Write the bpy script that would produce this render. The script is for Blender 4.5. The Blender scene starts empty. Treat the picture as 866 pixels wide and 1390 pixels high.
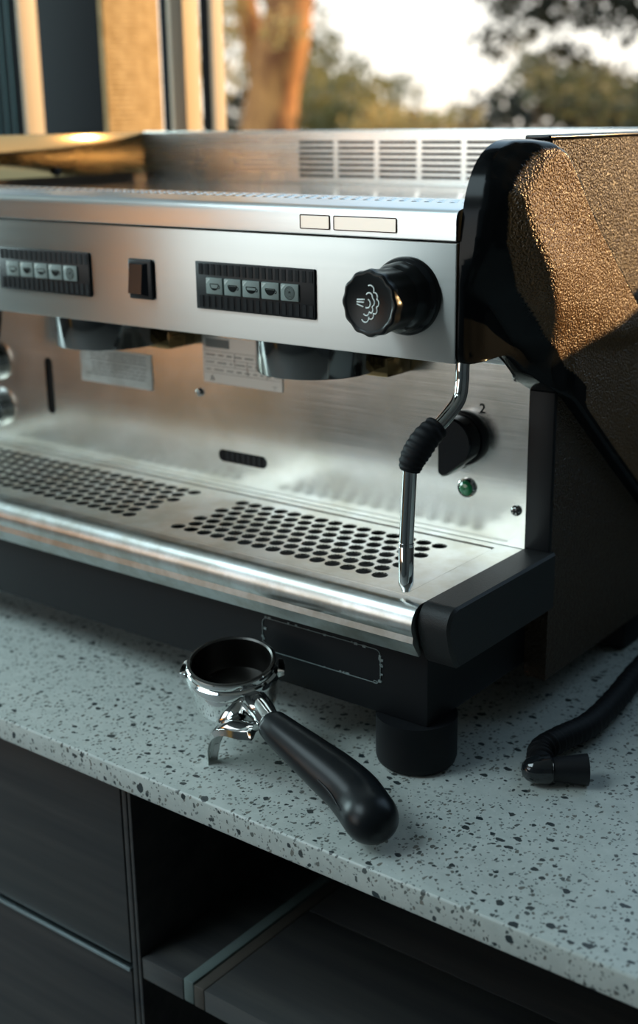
import bpy, bmesh, math, random
import numpy as np
from mathutils import Vector, Matrix

S = bpy.context.scene
COL = S.collection
PI = math.pi
random.seed(7)

# ------------------------------------------------------------------ camera
cd = bpy.data.cameras.new('camera')
cam = bpy.data.objects.new('camera', cd)
COL.objects.link(cam)
R_ = Vector((0.7912, 0.6114, -0.0143)); D_ = Vector((0.1693, -0.2415, -0.9555)); F_ = Vector((-0.5876, 0.7536, -0.2946))
m = Matrix.Identity(4)
for i in range(3):
    m[i][0] = R_[i]; m[i][1] = -D_[i]; m[i][2] = -F_[i]
m = m.to_3x3().normalized().to_4x4()
m.translation = Vector((.4622, -.7185, .47))
cam.matrix_world = m
cd.sensor_fit = 'VERTICAL'; cd.sensor_height = 36.0; cd.sensor_width = 24.0
cd.lens = 44.88
cd.clip_start = .01; cd.clip_end = 300
cd.dof.use_dof = True; cd.dof.focus_distance = .90; cd.dof.aperture_fstop = 4.6
S.camera = cam

# ------------------------------------------------------------------ world, sun, lamps, exposure
W = bpy.data.worlds.new('sky'); S.world = W; W.use_nodes = True
nt = W.node_tree; nt.nodes.clear()
wo = nt.nodes.new('ShaderNodeOutputWorld'); bg = nt.nodes.new('ShaderNodeBackground')
tc = nt.nodes.new('ShaderNodeTexCoord'); sp = nt.nodes.new('ShaderNodeSeparateXYZ'); cr = nt.nodes.new('ShaderNodeValToRGB')
nt.links.new(tc.outputs['Generated'], sp.inputs[0]); nt.links.new(sp.outputs['Z'], cr.inputs[0])
cr.color_ramp.elements[0].position = 0.0; cr.color_ramp.elements[0].color = (1.0, .93, .80, 1)
cr.color_ramp.elements[1].position = .45; cr.color_ramp.elements[1].color = (.50, .74, .95, 1)
nt.links.new(cr.outputs[0], bg.inputs[0]); bg.inputs[1].default_value = 1.6
nt.links.new(bg.outputs[0], wo.inputs[0])

SUN_DIR = Vector((.58, .79, .19)).normalized()
sl = bpy.data.lights.new('sun', 'SUN'); sl.energy = 7.5; sl.color = (1.0, .63, .28); sl.angle = math.radians(.9)
so = bpy.data.objects.new('sun', sl); COL.objects.link(so)
so.rotation_euler = SUN_DIR.to_track_quat('Z', 'Y').to_euler()

def area(name, loc, target, sx, sy, power, color):
    l = bpy.data.lights.new(name, 'AREA'); l.shape = 'RECTANGLE'; l.size = sx; l.size_y = sy
    l.energy = power; l.color = color
    o = bpy.data.objects.new(name, l); COL.objects.link(o); o.location = loc
    o.rotation_euler = (Vector(target) - Vector(loc)).to_track_quat('-Z', 'Y').to_euler()
    return o
# daylight of the big window across the room (fills the opening in wall_front)
area('window_daylight', (-1.72, -2.62, .75), (-1.72, 0, .75), 1.7, 1.7, 8.8, (.88, .95, .97))
# cool overhead fill added to brighten the worktop, ahead and left of the machine
area('overhead_fill', (-1.15, -1.35, 1.80), (-1.15, -1.35, 0), 1.3, 1.3, 27, (.74, .93, .95))
# cool daylight of the window in the left wall, low over the worktop
area('left_window_daylight', (-3.22, -.42, .80), (0, -.42, .80), .9, 1.3, 46, (.66, .93, .96))

S.view_settings.view_transform = 'Standard'
S.view_settings.look = 'None'
S.view_settings.exposure = 0.0
S.view_settings.gamma = 1.0
S.view_settings.use_curve_mapping = False

# ------------------------------------------------------------------ materials
def mat(name, color, rough=.5, metal=0.0, spec=.5, aniso=0.0):
    M = bpy.data.materials.new(name); M.use_nodes = True
    b = M.node_tree.nodes['Principled BSDF']
    b.inputs['Base Color'].default_value = (*color, 1); b.inputs['Roughness'].default_value = rough
    b.inputs['Metallic'].default_value = metal; b.inputs['Specular IOR Level'].default_value = spec
    b.inputs['Anisotropic'].default_value = aniso
    return M
def N(M, t, **kw):
    n = M.node_tree.nodes.new(t)
    for k, v in kw.items(): setattr(n, k, v)
    return n
def L(M, a, b): M.node_tree.links.new(a, b)
def bsdf(M): return M.node_tree.nodes['Principled BSDF']
def coords(M, scale=(1, 1, 1), rot=(0, 0, 0)):
    t = N(M, 'ShaderNodeTexCoord'); mp = N(M, 'ShaderNodeMapping')
    mp.inputs['Scale'].default_value = scale; mp.inputs['Rotation'].default_value = rot
    L(M, t.outputs['Object'], mp.inputs[0]); return mp.outputs[0]
def noise(M, vec, scale, detail=3, rough=.5):
    n = N(M, 'ShaderNodeTexNoise'); n.inputs['Scale'].default_value = scale
    n.inputs['Detail'].default_value = detail; n.inputs['Roughness'].default_value = rough
    L(M, vec, n.inputs['Vector']); return n.outputs['Fac']
def ramp(M, fac, stops):
    r = N(M, 'ShaderNodeValToRGB'); e = r.color_ramp.elements
    while len(e) < len(stops): e.new(.5)
    for i, (p, c) in enumerate(stops):
        e[i].position = p; e[i].color = (*c, 1) if len(c) == 3 else c
    L(M, fac, r.inputs[0]); return r.outputs[0]
def maprange(M, fac, a, b, c, d):
    r = N(M, 'ShaderNodeMapRange'); L(M, fac, r.inputs[0])
    for i, v in enumerate((a, b, c, d)): r.inputs[i + 1].default_value = v
    return r.outputs[0]
def bump(M, h, strength, dist=.001):
    b = N(M, 'ShaderNodeBump'); b.inputs['Strength'].default_value = strength; b.inputs['Distance'].default_value = dist
    L(M, h, b.inputs['Height']); L(M, b.outputs[0], bsdf(M).inputs['Normal'])
def math_(M, op, a, b=None):
    n = N(M, 'ShaderNodeMath', operation=op)
    for i, v in enumerate((a, b)):
        if v is None: continue
        if isinstance(v, (int, float)): n.inputs[i].default_value = v
        else: L(M, v, n.inputs[i])
    return n.outputs[0]

def steel(name, color, r0, r1, bs=.15, grain=(3, 300, 300), stain=None, bd=.0004, an=0.0):
    M = mat(name, color, .3, 1.0, .5, an)
    if an:
        tg = N(M, 'ShaderNodeTangent', direction_type='UV_MAP'); L(M, tg.outputs[0], bsdf(M).inputs['Tangent']); bsdf(M).inputs['Anisotropic Rotation'].default_value = .25
    g = noise(M, coords(M, grain), 1.0, 3)
    big = noise(M, coords(M), 9, 4)
    L(M, maprange(M, math_(M, 'ADD', math_(M, 'MULTIPLY', g, .5), math_(M, 'MULTIPLY', big, .5)), .3, .7, r0, r1), bsdf(M).inputs['Roughness'])
    bump(M, g, bs, bd)
    if stain:
        c = ramp(M, noise(M, coords(M), stain[0], 5, .65), [(.38, stain[1]), (.62, color)])
        L(M, c, bsdf(M).inputs['Base Color'])
    return M
m_fascia = steel('brushed steel front', (.58, .56, .53), .33, .40, .10, an=.98)
m_lid = steel('satin steel lid', (.74, .76, .76), .26, .34, .08, an=.9)
m_backpanel = steel('worn steel splash panel', (.86, .86, .84), .17, .26, .05, (8, 900, 900), (14, (.72, .71, .66)))
m_tray = steel('stained steel tray', (.90, .89, .85), .36, .50, .12, (40, 40, 40), (22, (.76, .72, .63)))
m_tube = steel('polished rail steel', (.68, .70, .69), .27, .37, .0, (30, 60, 60), (40, (.52, .51, .47)))
m_vent = steel('pale steel vent panel', (.80, .80, .78), .22, .32, .08)
m_guard = steel('brushed steel guard', (.40, .26, .12), .05, .07, .0)  # steel tinted brown to stand in for the warm outdoor reflection
m_cup = steel('mirror steel cup shelf', (.72, .72, .70), .10, .18, .05)
m_chrome = mat('chrome', (.80, .81, .80), .06, 1.0)
m_chrome_dim = mat('tarnished chrome', (.21, .205, .20), .12, 1.0)
m_basket = mat('dark filter basket', (.10, .095, .09), .32, 1.0)
m_black = mat('glossy black plastic', (.008, .009, .011), .20, 0, .4)
m_gloss = mat('wet look black plastic', (.012, .014, .016), .08, 0, .8)
m_grip = mat('black knob plastic', (.008, .009, .010), .30, 0, .3)
m_rim = mat('polished black cover rim', (.006, .007, .008), .12, 0, .35)
m_blackm = mat('satin black plastic', (.009, .010, .012), .42, 0, .3)
m_handle = mat('matt black handle', (.008, .010, .012), .33, 0, .28)
m_rubber = mat('black rubber', (.008, .009, .011), .6, 0, .2)
m_steelblk = mat('black painted steel', (.011, .012, .014), .5, 0, .22)
bump(m_steelblk, noise(m_steelblk, coords(m_steelblk), 260, 3), .15, .0005)
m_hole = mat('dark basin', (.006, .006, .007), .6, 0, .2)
m_lip = mat('dark steel lip', (.22, .22, .21), .25, 1.0)
m_blockblk = mat('textured black tray end', (.020, .021, .022), .5, 0, .3)
bump(m_blockblk, noise(m_blockblk, coords(m_blockblk), 900, 2), .5, .0004)
m_white = mat('pale print', (.90, .95, .92), .5)
m_line = mat('grey print line', (.22, .22, .21), .6)
m_label = mat('faded paper label', (.50, .51, .49), .55)
L(m_label, ramp(m_label, noise(m_label, coords(m_label), 40, 4), [(.4, (.40, .40, .37)), (.62, (.58, .60, .58))]), bsdf(m_label).inputs['Base Color'])
m_plate = mat('etched metal plate', (.55, .55, .53), .42, .8)
m_rust = mat('brown glue residue', (.10, .05, .035), .7)
m_scuff = mat('grey glue residue', (.20, .24, .24), .6)
m_btn = mat('grey green membrane', (.235, .285, .27), .5, 0, .3)
m_btn2 = mat('light button corner', (.62, .70, .67), .45)
m_icon = mat('dark cup icon', (.008, .010, .010), .7, 0, .1)
m_green = mat('green lens', (.01, .22, .08), .12); bsdf(m_green).inputs['Coat Weight'].default_value = .6
m_screw = mat('screw steel', (.34, .33, .32), .22, 1.0)
m_paint = mat('gray primer', (.5, .5, .5), .6)

# pebbled plastic of the side cover
def pebbled(name, color, rim=None):
    M = mat(name, color, .38, 0, .5)
    v = N(M, 'ShaderNodeTexVoronoi'); v.feature = 'SMOOTH_F1'; v.inputs['Scale'].default_value = 680
    nn = N(M, 'ShaderNodeTexNoise'); nn.inputs['Scale'].default_value = 420; nn.inputs['Detail'].default_value = 2
    cc = coords(M); L(M, cc, nn.inputs['Vector'])
    mx = N(M, 'ShaderNodeVectorMath', operation='MULTIPLY_ADD')
    L(M, nn.outputs['Color'], mx.inputs[0]); mx.inputs[1].default_value = (.0016,) * 3; L(M, cc, mx.inputs[2])
    L(M, mx.outputs[0], v.inputs['Vector'])
    hh = math_(M, 'ADD', math_(M, 'MULTIPLY', v.outputs['Distance'], -1.2), math_(M, 'MULTIPLY', nn.outputs['Fac'], .8))
    if rim is None:
        bump(M, hh, 1.0, .0015); return M
    at = N(M, 'ShaderNodeAttribute'); at.attribute_name = 'pebble'; f = at.outputs['Fac']
    bump(M, math_(M, 'MULTIPLY', hh, f), 1.0, .0015)
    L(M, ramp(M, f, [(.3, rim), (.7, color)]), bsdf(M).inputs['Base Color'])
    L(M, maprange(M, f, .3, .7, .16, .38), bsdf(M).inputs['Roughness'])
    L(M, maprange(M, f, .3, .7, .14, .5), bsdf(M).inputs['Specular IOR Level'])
    return M
m_cover_shaded = pebbled('pebbled plastic darkened for shade', (.048, .026, .010))  # same plastic as the cover, darkened to paint in the side's shade
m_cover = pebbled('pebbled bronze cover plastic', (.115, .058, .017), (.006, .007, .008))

# terrazzo worktop
m_stone = mat('terrazzo', (.4, .45, .43), .30, 0, .45)
cc = coords(m_stone)
wn = N(m_stone, 'ShaderNodeTexNoise'); wn.inputs['Scale'].default_value = 160; wn.inputs['Detail'].default_value = 3; L(m_stone, cc, wn.inputs['Vector'])
wv = N(m_stone, 'ShaderNodeVectorMath', operation='MULTIPLY_ADD'); L(m_stone, wn.outputs['Color'], wv.inputs[0]); wv.inputs[1].default_value = (.0055,) * 3; L(m_stone, cc, wv.inputs[2])
def chips(scale, rmax, frac, squash=(1, 1, 1)):
    mp = N(m_stone, 'ShaderNodeMapping'); mp.inputs['Scale'].default_value = squash; L(m_stone, wv.outputs[0], mp.inputs[0])
    vo = N(m_stone, 'ShaderNodeTexVoronoi'); vo.inputs['Scale'].default_value = scale; L(m_stone, mp.outputs[0], vo.inputs['Vector'])
    sx = N(m_stone, 'ShaderNodeSeparateColor'); L(m_stone, vo.outputs['Color'], sx.inputs[0])
    size = maprange(m_stone, sx.outputs[0], 1 - frac, 1.0, .0, rmax)
    d = math_(m_stone, 'SUBTRACT', size, vo.outputs['Distance'])
    return maprange(m_stone, d, 0, .04, 0, 1), sx.outputs[1]
a1, t1 = chips(110, .44, .40, (1, 1.4, 1)); a2, t2 = chips(220, .52, .45, (1.4, 1, 1)); a3, t3 = chips(400, .55, .45)
base = ramp(m_stone, noise(m_stone, cc, 70, 4, .6), [(.3, (.46, .50, .475)), (.7, (.55, .585, .555))])
light = ramp(m_stone, noise(m_stone, cc, 330, 2), [(.62, (0, 0, 0)), (.72, (1, 1, 1))])
def mixc(f, a, b):
    mm = N(m_stone, 'ShaderNodeMix', data_type='RGBA'); 
    for s, vv in ((mm.inputs[0], f), (mm.inputs[6], a), (mm.inputs[7], b)):
        if isinstance(vv, tuple): s.default_value = vv
        elif isinstance(vv, (int, float)): s.default_value = vv
        else: L(m_stone, vv, s)
    return mm.outputs[2]
c = mixc(math_(m_stone, 'MULTIPLY', light, .35), base, (.66, .70, .67, 1))
g3 = ramp(m_stone, t3, [(.0, (.05, .07, .075)), (1, (.20, .22, .21))])
g2 = ramp(m_stone, t2, [(.0, (.025, .04, .045)), (1, (.16, .15, .125))])
g1 = ramp(m_stone, t1, [(.0, (.016, .028, .034)), (1, (.05, .06, .06))])
c = mixc(math_(m_stone, 'MULTIPLY', a3, .75), c, g3); c = mixc(math_(m_stone, 'MULTIPLY', a2, .9), c, g2); c = mixc(a1, c, g1)
L(m_stone, c, bsdf(m_stone).inputs['Base Color'])

def wood(name, c0, c1, grain, rough=.45):
    M = mat(name, c0, rough)
    L(M, ramp(M, noise(M, coords(M, grain), 1, 6, .65), [(.3, c0), (.75, c1)]), bsdf(M).inputs['Base Color'])
    bump(M, noise(M, coords(M, grain), 1, 5), .2, .0006)
    return M
m_darkwood = wood('dark wood grain laminate', (.014, .015, .018), (.045, .042, .040), (2.5, 60, 60), .38)
m_shelf = wood('dark shelf laminate', (.030, .031, .034), (.07, .068, .063), (3, 50, 50), .4)
m_brown = mat('dull brown strip', (.05, .042, .034), .6)
m_strip = mat('pale grey shelf strip', (.10, .13, .125), .6, 0, .3)
m_edge = mat('metal drawer edge', (.42, .50, .52), .25, 1.0)
m_wall = mat('plaster wall', (.30, .295, .28), .8); bump(m_wall, noise(m_wall, coords(m_wall), 120, 3), .1, .001)
m_warmbounce = mat('warm bounce panel', (.85, .45, .15), .7)
m_walldark = mat('dark wall', (.09, .092, .095), .8); bump(m_walldark, noise(m_walldark, coords(m_walldark), 60, 3), .1, .001)
m_ceil = mat('white ceiling', (.33, .34, .34), .85); bump(m_ceil, noise(m_ceil, coords(m_ceil), 90, 3), .05, .001)
m_floor = wood('grey tile floor', (.22, .22, .215), (.32, .315, .30), (2, 20, 20), .5)
m_frame_lit = mat('sunlit cream sash face', (.62, .52, .40), .55)
m_frame2 = mat('charcoal frame and shaded sash face', (.020, .022, .025), .7, 0, .08)
m_teal = mat('teal grey paint', (.05, .11, .12), .6, 0, .3)
m_blind = mat('woven beige blind', (.50, .34, .155), .8)
bump(m_blind, noise(m_blind, coords(m_blind, (1, 1, 1)), 300, 2), .5, .002)
L(m_blind, ramp(m_blind, noise(m_blind, coords(m_blind), 60, 3), [(.3, (.42, .28, .12)), (.7, (.58, .41, .21))]), bsdf(m_blind).inputs['Base Color'])

# ------------------------------------------------------------------ helpers
def finish(o, parent):
    COL.objects.link(o)
    if parent is not None:
        o.parent = parent
        t = parent.location if parent.parent is None else Vector((0, 0, 0))
        o.matrix_parent_inverse = Matrix.Translation(-t)
    return o
def tag(o, label=None, cat=None, group=None, kind=None):
    for k, vv in (('label', label), ('category', cat), ('group', group), ('kind', kind)):
        if vv: o[k] = vv
    return o
def empty(name, loc, label, cat, group=None):
    o = bpy.data.objects.new(name, None); COL.objects.link(o); o.location = loc; o.empty_display_size = .02
    return tag(o, label, cat, group)
def box_uv(me):
    uv = me.uv_layers.new(name='UVMap'); d = np.zeros(len(me.loops) * 2)
    for p in me.polygons:
        n_ = p.normal; k = (0, 2) if abs(n_.y) >= max(abs(n_.x), abs(n_.z)) else ((0, 1) if abs(n_.z) >= abs(n_.x) else (1, 2))
        for li in p.loop_indices:
            co = me.vertices[me.loops[li].vertex_index].co; d[li * 2] = co[k[0]]; d[li * 2 + 1] = co[k[1]]
    uv.data.foreach_set('uv', d)
def mesh(name, vs, fs, ms, parent=None, smooth=False, mi=None):
    me = bpy.data.meshes.new(name); me.from_pydata([tuple(v) for v in vs], [], [tuple(f) for f in fs])
    for x in (ms if isinstance(ms, (list, tuple)) else [ms]): me.materials.append(x)
    if mi is not None: me.polygons.foreach_set('material_index', mi)
    if smooth: me.polygons.foreach_set('use_smooth', [True] * len(me.polygons))
    me.update()
    return finish(bpy.data.objects.new(name, me), parent)
def frombm(name, bm, ms, parent=None, smooth=None):
    me = bpy.data.meshes.new(name); bm.normal_update(); bm.to_mesh(me); bm.free()
    for x in (ms if isinstance(ms, (list, tuple)) else [ms]): me.materials.append(x)
    if smooth is not None:
        me.polygons.foreach_set('use_smooth', [True] * len(me.polygons))
        me.set_sharp_from_angle(angle=math.radians(smooth))
    return finish(bpy.data.objects.new(name, me), parent)
def bm_box(bm, x0, x1, y0, y1, z0, z1, bev=0, seg=2, mi=0):
    r = bmesh.ops.create_cube(bm, size=1)
    for v_ in r['verts']:
        v_.co = Vector(((x0 + x1) / 2 + v_.co.x * (x1 - x0), (y0 + y1) / 2 + v_.co.y * (y1 - y0), (z0 + z1) / 2 + v_.co.z * (z1 - z0)))
    fs = set(f for v_ in r['verts'] for f in v_.link_faces)
    for f in fs: f.material_index = mi
    if bev:
        es = list(set(e for v_ in r['verts'] for e in v_.link_edges))
        bmesh.ops.bevel(bm, geom=es, offset=bev, segments=seg, affect='EDGES', profile=.5)
def box(name, x0, x1, y0, y1, z0, z1, m_, parent=None, bev=.001, seg=2):
    bm = bmesh.new(); bm_box(bm, x0, x1, y0, y1, z0, z1, bev, seg)
    return frombm(name, bm, m_, parent, 35)
def basis(axis, hint=(0, 0, 1)):
    a = Vector(axis).normalized(); h = Vector(hint)
    if abs(a.dot(h)) > .95: h = Vector((0, 1, 0))
    u = (h - a * h.dot(a)).normalized(); w = a.cross(u)
    return u, w, a
def bm_lathe(bm, c, axis, prof, seg=48, mi=0, wob=None, hint=(0, 0, 1), sy=1.0):
    """profile [(radius, height along axis)]; closes ends when radius is 0"""
    u, w, a = basis(axis, hint); c = Vector(c); rings = []
    for (r, h) in prof:
        if r <= 1e-7: rings.append([bm.verts.new(c + a * h)]); continue
        ring = []
        for i in range(seg):
            t = 2 * PI * i / seg; rr = r * (wob(t, h) if wob else 1)
            ring.append(bm.verts.new(c + a * h + u * (rr * math.cos(t)) + w * (rr * math.sin(t) * sy)))
        rings.append(ring)
    for A, B in zip(rings, rings[1:]):
        if len(A) == 1 and len(B) == 1: continue
        for i in range(seg):
            j = (i + 1) % seg
            if len(A) == 1: f = bm.faces.new((A[0], B[j], B[i]))
            elif len(B) == 1: f = bm.faces.new((A[i], A[j], B[0]))
            else: f = bm.faces.new((A[i], A[j], B[j], B[i]))
            f.material_index = mi
def lathe(name, c, axis, prof, m_, parent=None, seg=48, wob=None, sharp=35, sy=1.0, hint=(0, 0, 1)):
    bm = bmesh.new(); bm_lathe(bm, c, axis, prof, seg, 0, wob, hint, sy)
    bmesh.ops.recalc_face_normals(bm, faces=bm.faces)
    return frombm(name, bm, m_, parent, sharp)
def crom(pts, n):
    P = [Vector(p) for p in pts]; P = [P[0] * 2 - P[1]] + P + [P[-1] * 2 - P[-2]]; out = []
    for i in range(1, len(P) - 2):
        for k in range(n):
            t = k / n
            out.append(.5 * ((2 * P[i]) + (P[i + 1] - P[i - 1]) * t + (2 * P[i - 1] - 5 * P[i] + 4 * P[i + 1] - P[i + 2]) * t * t + (3 * P[i] - P[i - 1] - 3 * P[i + 1] + P[i + 2]) * t ** 3))
    out.append(P[-2]); return out
def bm_sweep(bm, pts, rad, seg=20, flat=None, hint=(0, 0, 1), mi=0):
    """pts list of Vector; rad(s)-> (ru, rw) or float; s in 0..1"""
    n = len(pts); rings = []; u_prev = None
    for i, p in enumerate(pts):
        a = (pts[min(i + 1, n - 1)] - pts[max(i - 1, 0)]).normalized()
        if u_prev is None: u, w, _ = basis(a, hint)
        else: u = (u_prev - a * u_prev.dot(a)).normalized(); w = a.cross(u)
        u_prev = u; r = rad(i / (n - 1)); ru, rw = (r, r) if not isinstance(r, tuple) else r
        rings.append([bm.verts.new(p + u * (ru * math.cos(2 * PI * k / seg)) + w * (rw * math.sin(2 * PI * k / seg))) for k in range(seg)])
    for A, B in zip(rings, rings[1:]):
        for k in range(seg):
            f = bm.faces.new((A[k], A[(k + 1) % seg], B[(k + 1) % seg], B[k])); f.material_index = mi
    for R, inv in ((rings[0], True), (rings[-1], False)):
        f = bm.faces.new(R[::-1] if inv else R); f.material_index = mi
def sweep(name, pts, rad, m_, parent=None, seg=20, hint=(0, 0, 1), sharp=50):
    bm = bmesh.new(); bm_sweep(bm, pts, rad, seg, None, hint)
    bmesh.ops.recalc_face_normals(bm, faces=bm.faces)
    return frombm(name, bm, m_, parent, sharp)
def circle(cx, cy, r, n=16, ph=0): return [(cx + r * math.cos(2 * PI * i / n + ph), cy + r * math.sin(2 * PI * i / n + ph)) for i in range(n)]
def rrect(x0, x1, y0, y1, r, n=5):
    o = []
    for cx, cy, a in ((x1 - r, y1 - r, 0), (x0 + r, y1 - r, 90), (x0 + r, y0 + r, 180), (x1 - r, y0 + r, 270)):
        for k in range(n + 1):
            t = math.radians(a + 90 * k / n); o.append((cx + r * math.cos(t), cy + r * math.sin(t)))
    return o
def plate(name, loops, thick, frame, m_, parent=None):
    """flat plate with real holes: loops[0] outline, the rest holes, in (a,b); frame maps (a,b,c)->xyz, c across the thickness"""
    cu = bpy.data.curves.new(name + '_outline', 'CURVE'); cu.dimensions = '2D'; cu.fill_mode = 'BOTH'; cu.extrude = thick / 2
    for lp in loops:
        s = cu.splines.new('POLY'); s.points.add(len(lp) - 1)
        for p, q in zip(s.points, lp): p.co = (q[0], q[1], 0, 1)
        s.use_cyclic_u = True
    t = bpy.data.objects.new('t', cu); me = bpy.data.meshes.new_from_object(t)
    bpy.data.objects.remove(t); bpy.data.curves.remove(cu)
    me.name = name
    for v_ in me.vertices: v_.co = frame(*v_.co)
    me.materials.clear()
    me.materials.append(m_)
    bm = bmesh.new(); bm.from_mesh(me); bmesh.ops.remove_doubles(bm, verts=bm.verts, dist=1e-6)
    bmesh.ops.recalc_face_normals(bm, faces=bm.faces); bm.to_mesh(me); bm.free()
    me.polygons.foreach_set('use_smooth', [False] * len(me.polygons)); me.update()
    return finish(bpy.data.objects.new(name, me), parent)
def XZ(y): return lambda a, b, c: (a, y + c, b)          # plate standing in a plane y = const
def XY(z): return lambda a, b, c: (a, b, z + c)          # lying plate
def YZ(x): return lambda a, b, c: (x + c, a, b)
def ring_outline(name, x0, x1, z0, z1, r, w, y, m_, parent, thick=.0006):
    return plate(name, [rrect(x0, x1, z0, z1, r), rrect(x0 + w, x1 - w, z0 + w, z1 - w, max(r - w, .0004))], thick, XZ(y), m_, parent)

# ------------------------------------------------------------------ the room
def struct(o): o['kind'] = 'structure'; return o
RX0, RX1, RY0, RY1, RZ0, RZ1 = -3.3, 1.9, -2.7, .60, -.90, 1.75
struct(box('floor', RX0 - .1, RX1 + .1, RY0 - .1, RY1 + .1, RZ0 - .08, RZ0, m_floor, None, 0))
struct(plate('ceiling', [[(RX0, RY0), (RX1, RY0), (RX1, RY1), (RX0, RY1)], rrect(-1.85, -.45, -2.05, -.65, .002, 1)], .08, XY(RZ1 + .04), m_ceil))
struct(plate('trim_1', [rrect(-1.90, -.40, -2.10, -.60, .002, 1), rrect(-1.84, -.46, -2.04, -.66, .002, 1)], .03, XY(RZ1 - .01), m_frame2))  # ceiling opening and this frame are added for the overhead fill lamp
struct(plate('wall_back', [[(RX0, RZ0), (RX1, RZ0), (RX1, RZ1), (RX0, RZ1)], rrect(-1.50, .66, .405, 1.52, .002, 1)], .08, XZ(RY1 + .04), m_walldark))
struct(plate('wall_front', [[(RX0, RZ0), (RX1, RZ0), (RX1, RZ1), (RX0, RZ1)], rrect(-2.57, -.87, -.10, 1.60, .002, 1)], .08, XZ(RY0 - .04), m_walldark))
struct(box('warm_bounce_panel', RX0 + .02, -2.64, RY0, RY0 + .03, RZ0, RZ1, m_warmbounce, None, .003))  # unseen orange panel added to strengthen the warm reflection in the front panel
struct(plate('wall_left', [[(RY0, RZ0), (RY1, RZ0), (RY1, RZ1), (RY0, RZ1)], rrect(-.90, .06, .13, 1.47, .002, 1)], .08, YZ(RX0 - .04), m_walldark))
struct(plate('window_3', [rrect(-.94, .10, .09, 1.51, .002, 1), rrect(-.885, .045, .14, 1.46, .002, 1)], .05, YZ(RX0 + .02), m_frame2))
struct(box('wall_right', RX1, RX1 + .08, RY0, RY1 + .08, RZ0, RZ1, m_walldark, None, 0))
# window frame across the room
wf = struct(plate('window_2', [rrect(-2.61, -.83, -.14, 1.64, .002, 1), rrect(-2.54, -.90, -.07, 1.57, .002, 1)], .05, XZ(RY0 + .02), m_frame2))
# serving window behind the machine
struct(plate('window_1', [rrect(-1.55, .68, .385, 1.54, .002, 1), rrect(-1.495, .62, .412, 1.48, .002, 1)], .07, XZ(RY1 + .045), m_frame2))

# folded window sashes standing in the left end of the opening
def sash(name, xf, ya, yb, xa, face, side, label, extra=None):
    e = empty(name, ((xa + xf) / 2, (ya + yb) / 2, .413), label, 'window sash', None)
    z0, z1 = .413, 1.475
    box('side_face', xf - .006, xf, ya + .001, yb, z0, z1, side, e, .0008)
    box('sash_frame', xa, xf - .0065, ya, yb - .001, z0, z1, face, e, .001)  # front faces coloured dark for shade, cream sides coloured for sunlight
    if extra: extra(e, z0, z1)
    return e
sash('folded_sash', -.7650, .6375, .6610, -.7870, m_frame2, m_frame_lit, 'slim window sash with a shade dark front and a sunlit tan edge, closest to the orange tree trunk')
sash('folded_sash', -.8090, .6030, .6600, -.8280, m_frame2, m_frame_lit, 'window sash with a shade dark front and a sunlit cream edge, just right of the golden woven blind')
def blind_slats(e, z0, z1):
    bm = bmesh.new()
    z = z0 + .006
    while z < z1 - .02:
        bm_box(bm, -.9582, -.9560, .6215, .7335, z, z + .0065, .0006, 1); z += .0070
    o = frombm('blind_slat', bm, m_blind, e, 40); tag(o, kind='stuff')
sash('folded_sash', -.9590, .6195, .7360, -1.0950, m_frame2, m_blind, 'wide window sash with a golden sunlit woven blind on its side', blind_slats)
def grooves(e, z0, z1):
    for k in range(3): box('groove_bead', -1.29 + k * .02, -1.285 + k * .02, .6895, .6930, z0, z1, m_teal, e, .0006)
sash('folded_sash', -1.2230, .6935, .7350, -1.3330, m_frame2, m_frame_lit, 'broad window sash with a shade dark front and a sunlit cream edge at the far left', grooves)
e = empty('shutter_panel', (-1.41, .76, .413), 'teal grey shutter board at the extreme left behind the sashes', 'shutter')
box('board', -1.49, -1.345, .756, .774, .413, 1.475, m_teal, e, .002)
for k in range(2): box('rib', -1.44 + k * .05, -1.432 + k * .05, .747, .756, .413, 1.475, m_teal, e, .001)

# ------------------------------------------------------------------ worktop and cabinets
wt = empty('worktop', (-.7, .2, -.02), 'speckled grey green terrazzo worktop carrying the coffee machine', 'worktop')
bm = bmesh.new(); bm_box(bm, -3.2, 1.35, -.125, .60, -.0205, 0, .0020, 3)
frombm('slab', bm, m_stone, wt, 30)
cb = empty('base_cabinet', (-1.2, .2, -.9), 'dark wood grain cabinet with drawers under the left of the worktop', 'cabinet')
box('carcass', -2.6, -.2275, -.07, .58, -.88, -.022, m_darkwood, cb, .001)
for k in range(3):
    x1 = -.229 - k * .62
    d = box('drawer_front', x1 - .612, x1, -.098, -.0705, -.206, -.024, m_darkwood, cb, .0008)
    box('edge_strip', x1 - .612, x1, -.1005, -.0705, -.2135, -.2105, m_edge, cb, .0005)
    box('drawer_front', x1 - .612, x1, -.098, -.0705, -.53, -.2145, m_darkwood, cb, .0008)
    box('drawer_front', x1 - .612, x1, -.098, -.0705, -.86, -.534, m_darkwood, cb, .0008)
box('end_stile', -.2265, -.2215, -.0985, .58, -.88, -.022, m_darkwood, cb, .0006)
box('end_panel', -.2200, -.2165, -.0985, .58, -.88, -.022, m_darkwood, cb, .0006)
bay = empty('open_shelf_unit', (.4, .2, -.9), 'open shelf bay with a pale strip along its dark board under the worktop', 'shelf unit')
for k in range(5):
    y0 = -.098 + k * .1352
    box('shelf_board', -.2155, -.1690, y0, y0 + .1346, -.215, -.195, m_shelf, bay, .0008)
    box('shelf_board', -.1455, 1.318, y0, y0 + .1346, -.215, -.195, m_shelf, bay, .0008)
box('pale_strip', -.1685, -.1575, -.098, .577, -.215, -.1935, m_strip, bay, .0015)
box('brown_strip', -.1570, -.1460, -.098, .577, -.215, -.1950, m_brown, bay, .0010)
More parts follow.
